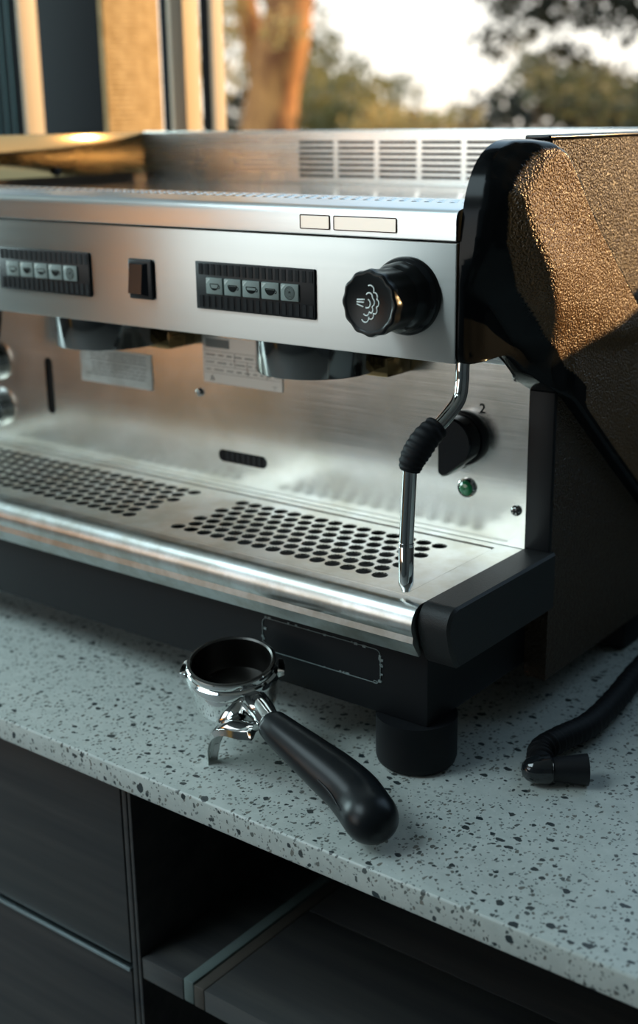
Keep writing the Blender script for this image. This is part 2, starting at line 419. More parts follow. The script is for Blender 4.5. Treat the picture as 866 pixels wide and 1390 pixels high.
box('back_board', -.215, 1.34, .578, .596, -.88, -.022, m_darkwood, bay, .001)
box('side_board', 1.32, 1.34, -.07, .577, -.88, -.022, m_darkwood, bay, .001)

# ------------------------------------------------------------------ espresso machine
MA = empty('espresso_machine', (-.35, .2, 0), 'two group stainless steel espresso machine with black ends standing on the speckled worktop', 'coffee machine')
XL = -.70
# lower chassis
box('chassis', XL, 0.0, .0, .42, .04, .128, m_steelblk, MA, .0015)
ch = box('rear_leg_panel', -.02, .018, .30, .44, .002, .12, m_steelblk, MA, .002)
# peeled sticker on the chassis
ring_outline('sticker_residue', -.1566, -.0415, .0640, .0918, .005, .0004, -.0006, m_scuff, MA)
bm = bmesh.new()
rnd = random.Random(3)
for k in range(34):
    t = rnd.random()
    if t < .45: x, z = -.1566 + .115 * rnd.random(), .0905 + rnd.random() * .002
    elif t < .6: x, z = -.1566 + rnd.random() * .003, .064 + rnd.random() * .027
    elif t < .8: x, z = -.0425 + rnd.random() * .002, .066 + rnd.random() * .025
    else: x, z = -.10 + rnd.random() * .055, .0642 + rnd.random() * .001
    s = .0003 + .0007 * rnd.random()
    bm_box(bm, x - s * 1.5, x + s * 1.5, -.0008, -.0001, z - s, z + s)
o = frombm('residue_flakes', bm, m_scuff, MA); tag(o, kind='stuff')
for fx, fy in ((-.021, .0177), (-.675, .0177), (-.021, .385), (-.675, .385)):
    lathe('foot', (fx, fy, 0), (0, 0, 1), [(0, 0.0005), (.027, .0005), (.0298, .003), (.031, .007), (.031, .040), (0, .040)], m_rubber, MA, 40)

# drip tray: rim plate, perforated grate, basin
TZ = .140
plate('tray_rim', [[(XL, .0), (0, .0), (0, .1388), (XL, .1388)], rrect(-.684, -.0215, .0035, .1302, .001, 1)], .0016, XY(TZ - .0008), m_tray, MA)
holes = []
def field(x1, cols):
    for r in range(7):
        y = .0254 + r * .0139
        odd = r % 2 == 0
        for cidx in range(cols if odd else cols - 1):
            holes.append((x1 - cidx * .01498 - (0 if odd else .00749), y))
field(-.0605, 15); field(-.3294, 22)
plate('tray_grate', [rrect(-.683, -.0223, .0045, .1268, .0015, 2)] + [circle(a, b, .0064, 14) for a, b in holes], .0012, XY(TZ - .0010), m_tray, MA)
bm = bmesh.new()
for a, b in holes:       # turned-down lip of every hole
    bm_lathe(bm, (a, b, TZ), (0, 0, 1), [(.00643, -.0004), (.0063, -.0012)], 14)
o = frombm('hole_lips', bm, m_lip, MA, 60); tag(o, kind='stuff')
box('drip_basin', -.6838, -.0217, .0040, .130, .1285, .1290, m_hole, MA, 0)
# rounded steel front rail
prof = [(.0, .1402)]
for k in range(13):
    t = math.radians(90 + k * 10.5); prof.append((-.0075 + .0135 * math.cos(t), .1262 + .0140 * math.sin(t)))
prof += [(-.0190, .1130), (-.0105, .1002), (-.0090, .1006), (-.0070, .112), (.0, .130)]
vs, fs = [], []
for x in (XL, -.001): vs += [(x, y, z) for y, z in prof]
n = len(prof)
for i in range(n): fs.append((i, (i + 1) % n, n + (i + 1) % n, n + i))
fs += [tuple(range(n))[::-1], tuple(range(n, 2 * n))]
o = mesh('front_rail', vs, fs, m_tube, MA); o.data.polygons.foreach_set('use_smooth', [True] * len(o.data.polygons)); o.data.set_sharp_from_angle(angle=math.radians(32))
# black tray end block
prof = [(.1435, .1413), (-.002, .1413)]
for k in range(10):
    t = math.radians(90 + k * 11); prof.append((-.002 + .0125 * math.cos(t) , .1273 + .0140 * math.sin(t)))
prof += [(-.011, .112), (-.004, .098), (.0, .094), (.1435, .094)]
vs, fs = [], []; n = len(prof)
for x, ins in ((.0004, 0), (.0240, 0), (.0260, .0018)):
    cy, cz = .07, .118
    for y, z in prof:
        vs.append((x, y + (ins if y < cy else -ins), z + (ins if z < cz else -ins)))
for a in (0, n):
    for i in range(n): fs.append((a + i, a + (i + 1) % n, a + n + (i + 1) % n, a + n + i))
fs += [tuple(range(n))[::-1], tuple(range(2 * n, 3 * n))]
o = mesh('tray_end_block', vs, fs, m_blockblk, MA, True); o.data.set_sharp_from_angle(angle=math.radians(32))

# back splash panel
slots = [rrect(-.3245, -.2655, .1648, .1762, .0056, 6), rrect(-.5628, -.5510, .180, .239, .0058, 6)]
plate('splash_panel', [[(XL, .1404), (0, .1404), (0, .2870), (XL, .2870)]] + slots, .0014, XZ(.1397), m_backpanel, MA)
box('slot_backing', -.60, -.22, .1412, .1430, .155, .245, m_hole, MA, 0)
bm = bmesh.new()
for k in range(9): bm_box(bm, -.3235 + k * .0066, -.3205 + k * .0066, .1406, .1412, .165, .176)
o = frombm('slot_mesh', bm, m_steelblk, MA); tag(o, kind='stuff')
box('upper_body', XL, -.0005, .1255, .4240, .2885, .3995, m_vent, MA, .001)
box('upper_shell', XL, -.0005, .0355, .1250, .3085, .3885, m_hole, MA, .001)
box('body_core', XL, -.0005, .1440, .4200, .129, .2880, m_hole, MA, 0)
# labels on the splash panel
lab = box('paper_label', -.5062, -.4064, .1380, .1389, .2215, .2560, m_label, MA, 0)
bm = bmesh.new(); rnd = random.Random(5)
for r, z in enumerate((.2520, .2488, .2455, .2405, .2370, .2335, .2300)):
    x = -.4985 + rnd.random() * .01
    while x < -.418:
        w = .003 + rnd.random() * .008; bm_box(bm, x, min(x + w, -.413), .1377, .1380, z, z + .0012); x += w + .0016
bm_box(bm, -.505, -.408, .1377, .1380, .2438, .2441)
o = frombm('label_print', bm, m_line, MA); tag(o, kind='stuff')
pl_ = box('rating_plate', -.3385, -.2448, .1380, .1389, .2385, .2815, m_plate, MA, 0)
bm = bmesh.new()
bm_box(bm, -.3345, -.3060, .1376, .1380, .2715, .2795)
for z in (.2680, .2610, .2545, .2480): bm_box(bm, -.3375, -.2460, .1377, .1380, z, z + .0004)
for x, z0, z1 in ((-.300, .2545, .268), (-.285, .248, .261), (-.274, .2545, .281), (-.262, .248, .2545)): bm_box(bm, x, x + .0004, .1377, .1380, z0, z1)
for z in (.2640, .2572, .2505):
    x = -.335
    while x < -.252:
        w = .003 + rnd.random() * .009; bm_box(bm, x, x + w, .1377, .1380, z, z + .0013); x += w + .004
bm_box(bm, -.2560, -.2500, .1377, .1380, .2425, .2428); bm_box(bm, -.2535, -.2530, .1377, .1380, .2405, .2428)
o = frombm('plate_print', bm, m_line, MA); tag(o, kind='stuff')
tri = plate('warning_triangle', [[(-.331, .241), (-.325, .241), (-.328, .246)], [(-.3298, .2417), (-.3262, .2417), (-.328, .2448)]], .0003, XZ(.1378), m_line, MA)
# screws
def screw(x, y, z, r, ax=(0, -1, 0), m_=m_screw):
    s = lathe('screw', (x, y, z), ax, [(r, 0), (r, r * .25), (r * .85, r * .55), (r * .5, r * .78), (0, r * .85)], m_, MA, 24)
    if ax == (0, -1, 0):
        bm = bmesh.new(); d = r * .95
        bm_box(bm, x - r * .5, x + r * .5, y - d, y - r * .5, z - r * .1, z + r * .1); bm_box(bm, x - r * .1, x + r * .1, y - d, y - r * .5, z - r * .5, z + r * .5)
        frombm('cross_slot', bm, m_hole, s)
screw(-.0107, .139, .2785, .0045); screw(-.0082, .139, .1712, .0045); screw(-.3447, .139, .2276, .0042)
# indicator lamp
il = lathe('indicator_light', (-.0538, .139, .1825), (0, -1, 0), [(.0080, 0), (.0080, .0022), (.0070, .0032), (.0062, .0026)], m_chrome, MA, 36)
lathe('green_lens', (-.0538, .139, .1825), (0, -1, 0), [(.0063, .0010), (.0060, .0030), (.0040, .0042), (.0012, .0046), (0, .0040)], m_green, il, 12, sharp=10)
# power selector knob
def dknob():
    cx, cz, r = -.0585, .2235, .0225
    pk = lathe('selector_knob', (cx, .139, cz), (0, -1, 0), [(r, 0), (r, .0045), (r * .96, .0060), (0, .0060)], m_blackm, MA, 48)
    pts = []
    for k in range(22):
        t = math.radians(105 - k * 6.6); pts.append((cx + .0205 * math.cos(t), cz + .0205 * math.sin(t)))
    pts += [(cx - .002, cz - .0275), (cx - .006, cz - .0285), (cx - .0095, cz - .0265), (cx - .0100, cz + .008), (cx - .0085, cz + .0165)]
    bm = bmesh.new(); n = len(pts)
    rows = [(0, 1.0), (-.0155, 1.0), (-.0175, .94)]
    cxx, czz = cx + .003, cz - .002
    R = [[bm.verts.new((cxx + (a - cxx) * s, .1335 + d, czz + (b - czz) * s)) for a, b in pts] for d, s in rows]
    for A, B in zip(R, R[1:]):
        for i in range(n): bm.faces.new((A[i], A[(i + 1) % n], B[(i + 1) % n], B[i]))
    bm.faces.new(R[-1]); bmesh.ops.recalc_face_normals(bm, faces=bm.faces)
    frombm('grip', bm, m_black, pk, 30)
dknob()
def text_mesh(name, body, size, frame, m_, parent):
    cu = bpy.data.curves.new(name, 'FONT'); cu.body = body; cu.size = size; cu.align_x = 'CENTER'; cu.align_y = 'CENTER'; cu.extrude = .0001; cu.offset = size * .02
    t = bpy.data.objects.new('t', cu); me = bpy.data.meshes.new_from_object(t); bpy.data.objects.remove(t); bpy.data.curves.remove(cu)
    for v_ in me.vertices: v_.co = frame(*v_.co)
    me.materials.clear(); me.materials.append(m_); me.name = name
    return finish(bpy.data.objects.new(name, me), parent)
text_mesh('position_number', '2', .0108, lambda a, b, c: (-.0413 + a, .1388 - c, .2492 + b), m_icon, MA)
# pressure gauges at the far left
for gz in (.2265, .1765):
    g = lathe('pressure_gauge', (-.6475, .139, gz), (0, -1, 0), [(.0215, 0), (.0215, .008), (.0195, .0105), (.0175, .0095), (.0172, .006)], m_chrome, MA, 40)
    lathe('gauge_dial', (-.6475, .139, gz), (0, -1, 0), [(.0172, .0062), (0, .0062)], m_black, g, 32)
    box('needle', -.6482, -.6468, .1322, .1328, gz - .002, gz + .012, m_white, g, 0)
# hot water spout far left
sweep('hot_water_spout', crom([(-.585, .10, .310), (-.585, .098, .285), (-.588, .095, .262), (-.592, .092, .252)], 6), lambda s: .0075, m_black, MA, 16)

# group heads
for gx in (-.165, -.405):
    g = lathe('group_head', (gx, .085, 0), (0, 0, 1), [(.034, .2790), (.0462, .2767), (.0474, .2768), (.0478, .2774), (.0482, .3080), (.030, .3080)], m_chrome_dim, MA, 72)
    lathe('gasket_ring', (gx, .085, 0), (0, 0, 1), [(.020, .2815), (.034, .2792), (.0344, .2830)], m_rubber, g, 48)
    box('mounting_block', gx - .056, gx + .056, .105, .1385, .2722, .2880, m_guard, g, .0008)

# front panel with controls
FY = .031
box('front_panel', XL, -.0006, FY, FY + .004, .3055, .3880, m_fascia, MA, .0012)
box('panel_lower_lip', XL, -.0006, FY + .0042, FY + .012, .3058, .3072, m_fascia, MA, .0003)
def keypad(x0, x1, bx0):
    k = empty('keypad_anchor', (0, 0, 0), None, None); bpy.data.objects.remove(k)
    kp = box('keypad', x0, x1, FY - .0022, FY - .0001, .3268, .3640, m_blackm, MA, .0006)
    bm = bmesh.new(); x = x0 + .004
    while x < x1 - .004:
        for z0, z1 in ((.3285, .3375), (.3540, .3625)): bm_box(bm, x, x + .0035, FY - .0027, FY - .0020, z0, z1)
        x += .0065
    o = frombm('ribbed_border', bm, m_rubber, kp); tag(o, kind='stuff')
    for i in range(5):
        a = bx0 + i * .01895; b = a + .0174; z0, z1 = .3392, .3522; y = FY - .0040
        bm = bmesh.new(); bm_box(bm, a, b, y, FY - .0021, z0, z1, .0009, 2, 0)
        def poly(pts, mi):
            vs = [bm.verts.new((px, y - .00012, pz)) for px, pz in pts]
            f = bm.faces.new(vs); f.material_index = mi
            f.normal_update()
            if f.normal.y > 0: f.normal_flip()
        def stroke(pts, w, mi):
            for (p, q) in zip(pts, pts[1:]):
                dx, dz = q[0] - p[0], q[1] - p[1]; l = math.hypot(dx, dz) or 1; nx, nz = -dz / l * w / 2, dx / l * w / 2
                poly([(p[0] + nx, p[1] + nz), (q[0] + nx, q[1] + nz), (q[0] - nx, q[1] - nz), (p[0] - nx, p[1] - nz)], mi)
        poly([(a + .0008, z1 - .0008), (a + .0052, z1 - .0008), (a + .0008, z1 - .0050)], 1)
        poly([(a + .0013, z1 - .0013), (a + .0022, z1 - .0013), (a + .0022, z1 - .0022), (a + .0013, z1 - .0022)], 2)
        cx, cz = (a + b) / 2 + .0004, (z0 + z1) / 2 - .0002
        if i < 4:
            full = (.35, .9, .55, .9)[i]; ww = (.0044, .0046, .0050, .0048)[i]
            rim = cz + .0018
            arc = [(cx + ww * math.cos(t), rim - .0046 * math.sin(t)) for t in [PI * k / 14 for k in range(15)]]
            stroke(arc, .0008, 2); stroke([(cx - ww, rim), (cx + ww, rim)], .0007, 2)
            stroke([(cx + ww * .95 + .0017 * math.sin(t), rim - .0010 - .0011 * (1 - math.cos(t))) for t in [PI * k / 8 for k in range(9)]], .0007, 2)
            lv = rim - .0046 * (1 - full) - .0002
            tt = math.asin(min(1, max(0, (rim - lv) / .0046)))
            fill = [(cx + ww * math.cos(t), rim - .0046 * math.sin(t)) for t in [tt + (PI - 2 * tt) * k / 12 for k in range(13)]]
            poly(fill, 2)
        else:
            for rr in (.0014, .0026, .0038, .0048):
                stroke([(cx + rr * math.cos(t), cz + rr * math.sin(t)) for t in [2 * PI * k / 20 for k in range(21)]], .0005, 2)
            poly(circle(cx, cz + .0003, .0008, 8), 2)
        frombm('button', bm, [m_btn, m_btn2, m_icon], kp, 30)
keypad(-.2410, -.1216, -.2288); keypad(-.4838, -.3644, -.4714)
rs = box('rocker_switch', -.3166, -.2890, FY - .0030, FY - .0001, .3294, .3622, m_blackm, MA, .0016, 3)
bm = bmesh.new()
vs = [(-.3135, FY - .0030, .3325), (-.2935, FY - .0030, .3325), (-.2935, FY - .0030, .3592), (-.3135, FY - .0030, .3592),
      (-.3125, FY - .0080, .3345), (-.2975, FY - .0080, .3345), (-.2975, FY - .0052, .3582), (-.3125, FY - .0052, .3582)]
V = [bm.verts.new(p) for p in vs]
for f in ((4, 5, 6, 7), (0, 1, 5, 4), (1, 2, 6, 5), (2, 3, 7, 6), (3, 0, 4, 7)): bm.faces.new([V[i] for i in f])
bmesh.ops.recalc_face_normals(bm, faces=bm.faces); frombm('rocker', bm, m_black, rs, 30)

# steam knob
kc = (-.0400, 0, .3503)
def scallop(t, h): return 1 + .035 * math.cos(12 * t) if h > .006 else 1.0
sk = lathe('steam_knob', (kc[0], FY, kc[2]), (0, -1, 0), [(.0272, .0001), (.0275, .004), (.0268, .0065), (.0245, .0085), (.0238, .0090)], m_black, MA, 72)
def wob(t, h):
    return 1 + (.008 + .016 * max(0, (h - .012) / .035)) * math.cos(12 * t)
bm = bmesh.new()
bm_lathe(bm, (kc[0], FY, kc[2]), (0, -1, 0), [(.0246, .0060), (.0243, .0140), (.0228, .0175), (.0212, .0200), (.0212, .030), (.0222, .0405), (.0228, .0440), (.0222, .0468), (.0208, .0480), (.0200, .0480)], 120, 0, wob)
bm_lathe(bm, (kc[0], FY, kc[2]), (0, -1, 0), [(.0200, .0480), (.0190, .0476), (.0182, .0472), (0, .0472)], 120, 0, lambda t, h: 1 + (.018 if h > .0478 else 0) * math.cos(12 * t))
bmesh.ops.recalc_face_normals(bm, faces=bm.faces)
frombm('grip', bm, m_grip, sk, 32)
bm = bmesh.new(); ky = FY - .0472 - .0002
def arcpts(cx, cz, r, a0, a1, n=10): return [Vector((kc[0] + cx + r * math.cos(math.radians(a0 + (a1 - a0) * k / n)), ky, kc[2] + cz + r * math.sin(math.radians(a0 + (a1 - a0) * k / n)))) for k in range(n + 1)]
def strk(P, w=.00052):
    bm_sweep(bm, P, lambda s: (w, w), 8, None, (0, 1, 0))
# jet lines
for (x0, z0, x1, z1) in ((-.0098, .0022, -.0035, .0026), (-.0100, .0006, -.0040, .0006), (-.0100, -.0008, -.0046, -.0014 - .001)):
    strk([Vector((kc[0] + x0, ky, kc[2] + z0)), Vector((kc[0] + x1, ky, kc[2] + z1))])
# inner puff, middle and outer cloud scallops
strk(arcpts(-.0016, .0000, .0030, 70, -110))
mid = arcpts(.0004, .0046, .0027, 150, 0) + arcpts(.0018, .0012, .0030, 55, -60) + arcpts(.0004, -.0038, .0030, 35, -60) + arcpts(-.0022, -.0058, .0024, 10, -150)
out = arcpts(.0012, .0092, .0032, 120, -30) + arcpts(.0046, .0050, .0027, 85, -40) + arcpts(.0056, .0008, .0028, 50, -50) + arcpts(.0040, -.0040, .0030, 40, -60) + arcpts(.0012, -.0076, .0028, 25, -100) + arcpts(-.0030, -.0098, .0030, 20, -160)
strk(mid); strk(out)
bmesh.ops.recalc_face_normals(bm, faces=bm.faces)
o = frombm('steam_symbol', bm, m_white, sk, 60)

# lid band
prof = [(.0300, .3893), (.0292, .3900), (.0290, .4035), (.0298, .4070), (.0325, .4095), (.0370, .4105), (.1280, .4105), (.1280, .3900)]
vs, fs = [], []; n = len(prof)
for x in (XL, -.0006): vs += [(x, y, z) for y, z in prof]
for i in range(n): fs.append((i, (i + 1) % n, n + (i + 1) % n, n + i))
fs += [tuple(range(n))[::-1], tuple(range(n, 2 * n))]
o = mesh('lid_band', vs, fs, m_lid, MA, True); o.data.set_sharp_from_angle(angle=math.radians(40))
st = ring_outline('sticker_outline', -.1342, -.1068, .3930, .4034, .0012, .0007, .0286, m_rust, MA, .0004)
st = ring_outline('sticker_outline', -.1034, -.0485, .3930, .4034, .0012, .0007, .0286, m_rust, MA, .0004)
m_ghost = mat('pale sticker ghost', (.92, .90, .84), .38, .85)
box('sticker_ghost', -.1336, -.1074, .0286, .0289, .3936, .4024, m_ghost, MA, 0)
box('sticker_ghost', -.1028, -.0491, .0286, .0289, .3936, .4024, m_ghost, MA, 0)
# raised dots along the cup shelf front
bm = bmesh.new()
x = XL + .01
i = 0
while x < -.01:
    for r in range(3):
        bm_lathe(bm, (x + (r % 2) * .0055, .090 + r * .0105, .4104), (0, 0, 1), [(.0036, 0), (.0028, .0006), (.0014, .0009), (0, .0010)], 8)
    x += .011
o = frombm('raised_dots', bm, m_cup, MA, 60); tag(o, kind='stuff')
box('cup_shelf', XL + .008, -.0006, .1285, .424, .3998, .4016, m_cup, MA, .0004)
# vented rear panel with real slots
sl_ = []
for c_ in range(8):
    x1 = -.0265 - c_ * .0538
    for r in range(7):
        z = .4085 + r * .00585
        sl_.append([(x1 - .0475, z), (x1, z), (x1, z + .0030), (x1 - .0475, z + .0030)])
plate('vent_panel', [[(-.692, .4018), (-.0006, .4018), (-.0006, .4562), (-.692, .4562)]] + sl_, .0014, XZ(.4268), m_vent, MA)
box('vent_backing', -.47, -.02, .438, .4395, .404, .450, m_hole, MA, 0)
box('panel_rim', -.692, -.0006, .4262, .4400, .4563, .4578, m_vent, MA, .0006)
box('left_guard', -.6995, -.6920, .03, .4400, .4108, .4575, m_guard, MA, .0008)
o = lathe('guard_screw', (-.6920, .285, .4165), (1, 0, 0), [(.0050, 0), (.0050, .003), (.003, .0055), (0, .006)], m_hole, MA, 20)
# left end cover (far side, mostly hidden)
plate('left_side_panel', [[(.139, .04), (.44, .04), (.44, .4560), (.09, .4560), (.033, .43), (.033, .305), (.09, .29), (.139, .26)]], .016, YZ(-.7085), m_cover_shaded, MA)

# right side
box('corner_pillar', .0002, .0215, .1390, .1440, .1415, .2690, m_steelblk, MA, .0008)
plate('side_panel', [[(.1443, .03), (.44, .03), (.44, .4530), (.1225, .4530), (.1225, .32), (.1443, .285)]], .0200, YZ(.0102), m_cover_shaded, MA)
box('side_panel_rim', .0002, .0206, .118, .4400, .4531, .4566, m_black, MA, .0014, 3)

# bulging black and bronze end cover, a height field over its outline
O = [(.032, .305), (.032, .335), (.032, .365), (.0325, .385), (.0345, .405), (.0395, .423), (.048, .4375), (.060, .4475), (.076, .4535), (.093, .4550), (.108, .4520), (.121, .4425),
     (.135, .4265), (.160, .400), (.200, .3660), (.245, .327), (.330, .257), (.425, .180), (.438, .150), (.438, .090), (.425, .072), (.400, .072), (.3235, .1266), (.2325, .198), (.152, .263), (.117, .280), (.098, .296), (.086, .3045), (.078, .3065), (.055, .306)]
def resample(P, n):
    P = [Vector((a, b)) for a, b in P]; P.append(P[0]); Ls = [0]
    for a, b in zip(P, P[1:]): Ls.append(Ls[-1] + (b - a).length)
    out = []; j = 0
    for k in range(n):
        s = Ls[-1] * k / n
        while Ls[j + 1] < s: j += 1
        out.append(P[j].lerp(P[j + 1], (s - Ls[j]) / (Ls[j + 1] - Ls[j])))
    return out
O2 = resample(O, 260)
for _ in range(2): O2 = [(O2[i - 1] + O2[i] * 2 + O2[(i + 1) % 260]) / 4 for i in range(260)]
arrO = np.array([[v_.x, v_.y] for v_ in O2]); arrB = np.roll(arrO, -1, axis=0)
def dist_out(p):
    P = np.array([p.x, p.y]); d = arrB - arrO; t = np.clip(((P - arrO) * d).sum(1) / (d * d).sum(1), 0, 1)
    q = arrO + d * t[:, None]; return float(np.sqrt(((q - P) ** 2).sum(1)).min())
zF = [.270, .2905, .3205, .3565, .3877, .4192, .4307, .450]; yF = [.172, .1409, .104, .0630, .0485, .0485, .0590, .085]
zC = [.270, .2905, .3205, .3350, .350, .3690, .385, .399, .4192, .450]; yC = [.185, .1500, .1120, .0960, .0860, .0785, .0680, .0620, .0555, .090]; xC = [.023, .0270, .034, .042, .0465, .0485, .045, .041, .037, .038]
xF = .0275
def smin(a, b, k):
    h = max(k - abs(a - b), 0) / k; return min(a, b) - h * h * k / 4
def hgt(p):
    y, z = p.x, p.y; d = dist_out(p); R = .019
    b0 = .0115 + .0098 * max(0, min(1, (y - .085) / .04))
    q = min(d / R, 1.0); edge = b0 + .038 * math.sqrt(max(0, 1 - (1 - q) ** 2))
    yf = float(np.interp(z, zF, yF)); yc = float(np.interp(z, zC, yC)); xc = float(np.interp(z, zC, xC))
    if y < yc: hm = xc + (yc - y) * .0
    else: hm = xc + (.040 - xc) * min(1, (y - yc) / .085)
    if z < .305:
        k = max(0, min(1, (z - .285) / .02)); hm = hm * k + .027 * (1 - k)
    w = max(yc - yf, (xc - xF) / 1.5, .003)
    fac = xF + (xc - xF) * (y - yf) / w if y > yf else xF - .80 * (yf - y)
    fac += max(0, .312 - z) * .8
    hm = max(hm, .031) if y > .15 else hm
    b0 = min(b0, .0115) if y > .05 else max(.005, min(b0, .0115 - .36 * (.05 - y)))
    b0 = b0 if y < .085 else .0115 + .0098 * max(0, min(1, (y - .085) / .04))
    return max(b0, smin(smin(hm, fac, .003), edge, .004))
from mathutils.geometry import delaunay_2d_cdt
def inside(y, z):
    a, b = arrO, arrB; c_ = ((a[:, 1] > z) != (b[:, 1] > z)) & (y < (b[:, 0] - a[:, 0]) * (z - a[:, 1]) / (b[:, 1] - a[:, 1] + 1e-12) + a[:, 0])
    return bool(c_.sum() % 2)
pts2 = list(O2); n = len(O2)
cxy = [O2[i] for i in range(n)]
for off in (.0003, .0009, .0018, .0030, .0045, .0062):
    for i in range(n):
        t_ = (O2[(i + 1) % n] - O2[i - 1]).normalized()
        for sg in (1, -1):
            q = O2[i] + Vector((-t_.y, t_.x)) * off * sg
            if inside(q.x, q.y) and abs(dist_out(q) - off) < off * .15: pts2.append(q); break
yy = .030
while yy < .440:
    zz = .070
    while zz < .456:
        q = Vector((yy + (.0012 if int(round(zz / .0024)) % 2 else 0), zz))
        if inside(q.x, q.y) and dist_out(q) > .0078: pts2.append(q)
        zz += .0024 if yy < .25 else .006
    yy += .0024 if yy < .25 else .006
res = delaunay_2d_cdt(pts2, [(i, (i + 1) % n) for i in range(n)], [], 1, 1e-7)
P2, T2 = res[0], res[2]
vs = [(hgt(p), p.x, p.y) for p in P2]; fs, mi = [], []
for f in T2:
    cy = sum(vs[q][1] for q in f) / 3; cz = sum(vs[q][2] for q in f) / 3
    dd = dist_out(Vector((cy, cz)))
    fs.append(tuple(f)); mi.append(0)
bidx = [min(range(len(P2)), key=lambda q: (P2[q] - O2[i]).length_squared) for i in range(n)]
# soften the facets
nbr = [set() for _ in vs]
for f in T2:
    for a_, b_ in ((0, 1), (1, 2), (2, 0)): nbr[f[a_]].add(f[b_]); nbr[f[b_]].add(f[a_])
edge_d = [dist_out(p) for p in P2]
for _ in range(5):
    vs = [v_ if edge_d[k] < .0007 or not nbr[k] else (v_[0] * .4 + .6 * sum(vs[q][0] for q in nbr[k]) / len(nbr[k]), v_[1], v_[2]) for k, v_ in enumerate(vs)]
def sst(x, a, b):
    t_ = max(0, min(1, (x - a) / (b - a))); return t_ * t_ * (3 - 2 * t_)
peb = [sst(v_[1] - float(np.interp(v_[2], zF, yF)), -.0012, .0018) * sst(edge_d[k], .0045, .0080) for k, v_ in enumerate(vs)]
b0 = len(vs); peb += [0.0] * n; vs += [(.0004, p.x, p.y) for p in O2]
for i in range(n):
    j = (i + 1) % n; fs.append((bidx[i], bidx[j], b0 + j, b0 + i)); mi.append(0)
me = bpy.data.meshes.new('end_cover'); me.from_pydata(vs, [], fs); me.materials.append(m_cover)
at_ = me.attributes.new('pebble', 'FLOAT', 'POINT'); at_.data.foreach_set('value', peb)
me.polygons.foreach_set('material_index', mi); me.polygons.foreach_set('use_smooth', [True] * len(fs))
bm = bmesh.new(); bm.from_mesh(me); bmesh.ops.remove_doubles(bm, verts=bm.verts, dist=5e-5); bmesh.ops.recalc_face_normals(bm, faces=bm.faces)
# make sure outward is +x
if sum(f.normal.x * f.calc_area() for f in bm.faces) < 0: bmesh.ops.reverse_faces(bm, faces=bm.faces)
bm.to_mesh(me); bm.free(); me.update()
finish(bpy.data.objects.new('end_cover', me), MA)
# steam wand
wp = crom([(-.0061, .052, .318), (-.0061, .050, .300), (-.0061, .0495, .289), (-.0062, .0455, .2770), (-.0085, .033, .2665), (-.0115, .020, .2580), (-.0150, .011, .2500)], 8)
sw = sweep('steam_wand', wp, lambda s: .0050, m_chrome, MA, 24)
gp = crom([(-.0102, .024, .2615), (-.0132, .0150, .2550), (-.0160, .0085, .2470), (-.0180, .0045, .2400), (-.0192, .0035, .2330)], 12)
sweep('rubber_grip', gp, lambda s: .0088 + .0018 * math.sin(s * PI) + .00035 * math.sin(s * 2 * PI * 9) - .0012 * s, m_rubber, sw, 24, sharp=60)
lathe('lower_tube', (-.0192, .0035, .2345), Vector((-.0004, -.0035, -.0545)), [(.0052, 0), (.0052, .0545), (.0056, .0548), (.0056, .0570)], m_chrome, sw, 28)
lathe('steam_tip', (-.0196, .0000, .1800), Vector((0, 0, -1)), [(.0050, -.001), (.0056, 0), (.0056, .001), (.0051, .0018), (.0056, .0026), (.0056, .028), (.0052, .0315), (.0036, .0345), (.0030, .0365), (0, .0370)], m_chrome, sw, 28)

for o in MA.children_recursive:
    if o.type == 'MESH' and o.name.split('.')[0] in ('front_panel', 'panel_lower_lip', 'lid_band'): box_uv(o.data)

# ------------------------------------------------------------------ portafilter
nrm = Vector((.0718, -.1621, .9842)).normalized(); PC = Vector((-.1428, -.0539, .0755))
PF = empty('portafilter', (-.12, -.07, 0), 'chrome portafilter with black handle lying on the worktop in front of the machine', 'portafilter')
def pl(a, b, h):    # local: a along handle direction, b across, h along axis
    return PC + ua * a + ub * b + nrm * h
hd = Vector((1, -.25, 0)); ua = (hd - nrm * hd.dot(nrm)).normalized(); ub = nrm.cross(ua)
lathe('basket_holder', PC, nrm, [(.0322, -.004), (.0330, .0004), (.0338, .0010), (.0346, .0002), (.0348, -.0030), (.0340, -.0048), (.0362, -.0060), (.0366, -.0085), (.0362, -.0120), (.0345, -.0135),
      (.0335, -.0145), (.0332, -.0300), (.0318, -.0345), (.0270, -.0375), (.0120, -.0385), (0, -.0385)], m_chrome, PF, 96)
lathe('filter_basket', PC, nrm, [(.0336, .0012), (.0318, .0018), (.0306, .0006), (.0300, -.004), (.0296, -.0200), (.0285, -.0240), (0, -.0245)], m_basket, PF, 72)
def lug(ang):
    bm = bmesh.new(); r0, r1 = .0340, .0405; h0, h1 = -.0115, -.0055; seg = 10; A = []
    for k in range(seg + 1):
        t = math.radians(ang - 16 + 32 * k / seg); rr = r1 - (.004 if k in (0, seg) else 0)
        d = ua * math.cos(t) + ub * math.sin(t)
        A.append([bm.verts.new(PC + d * r_ + nrm * h_) for r_, h_ in ((r0, h0), (rr, h0 + .0008), (rr, h1 - .0008), (r0, h1))])
    for P, Q in zip(A, A[1:]):
        for i in range(4): bm.faces.new((P[i], P[(i + 1) % 4], Q[(i + 1) % 4], Q[i]))
    bm.faces.new(A[0]); bm.faces.new(A[-1][::-1]); bmesh.ops.recalc_face_normals(bm, faces=bm.faces)
    bmesh.ops.bevel(bm, geom=list(bm.edges), offset=.0006, segments=2, affect='EDGES')
    frombm('locking_lug', bm, m_chrome, PF, 40)
lug(222); lug(54)
neck = crom([(-.1120, -.0630, .0530), (-.1000, -.0690, .0520), (-.0900, -.0745, .0505), (-.0780, -.0790, .0485)], 6)
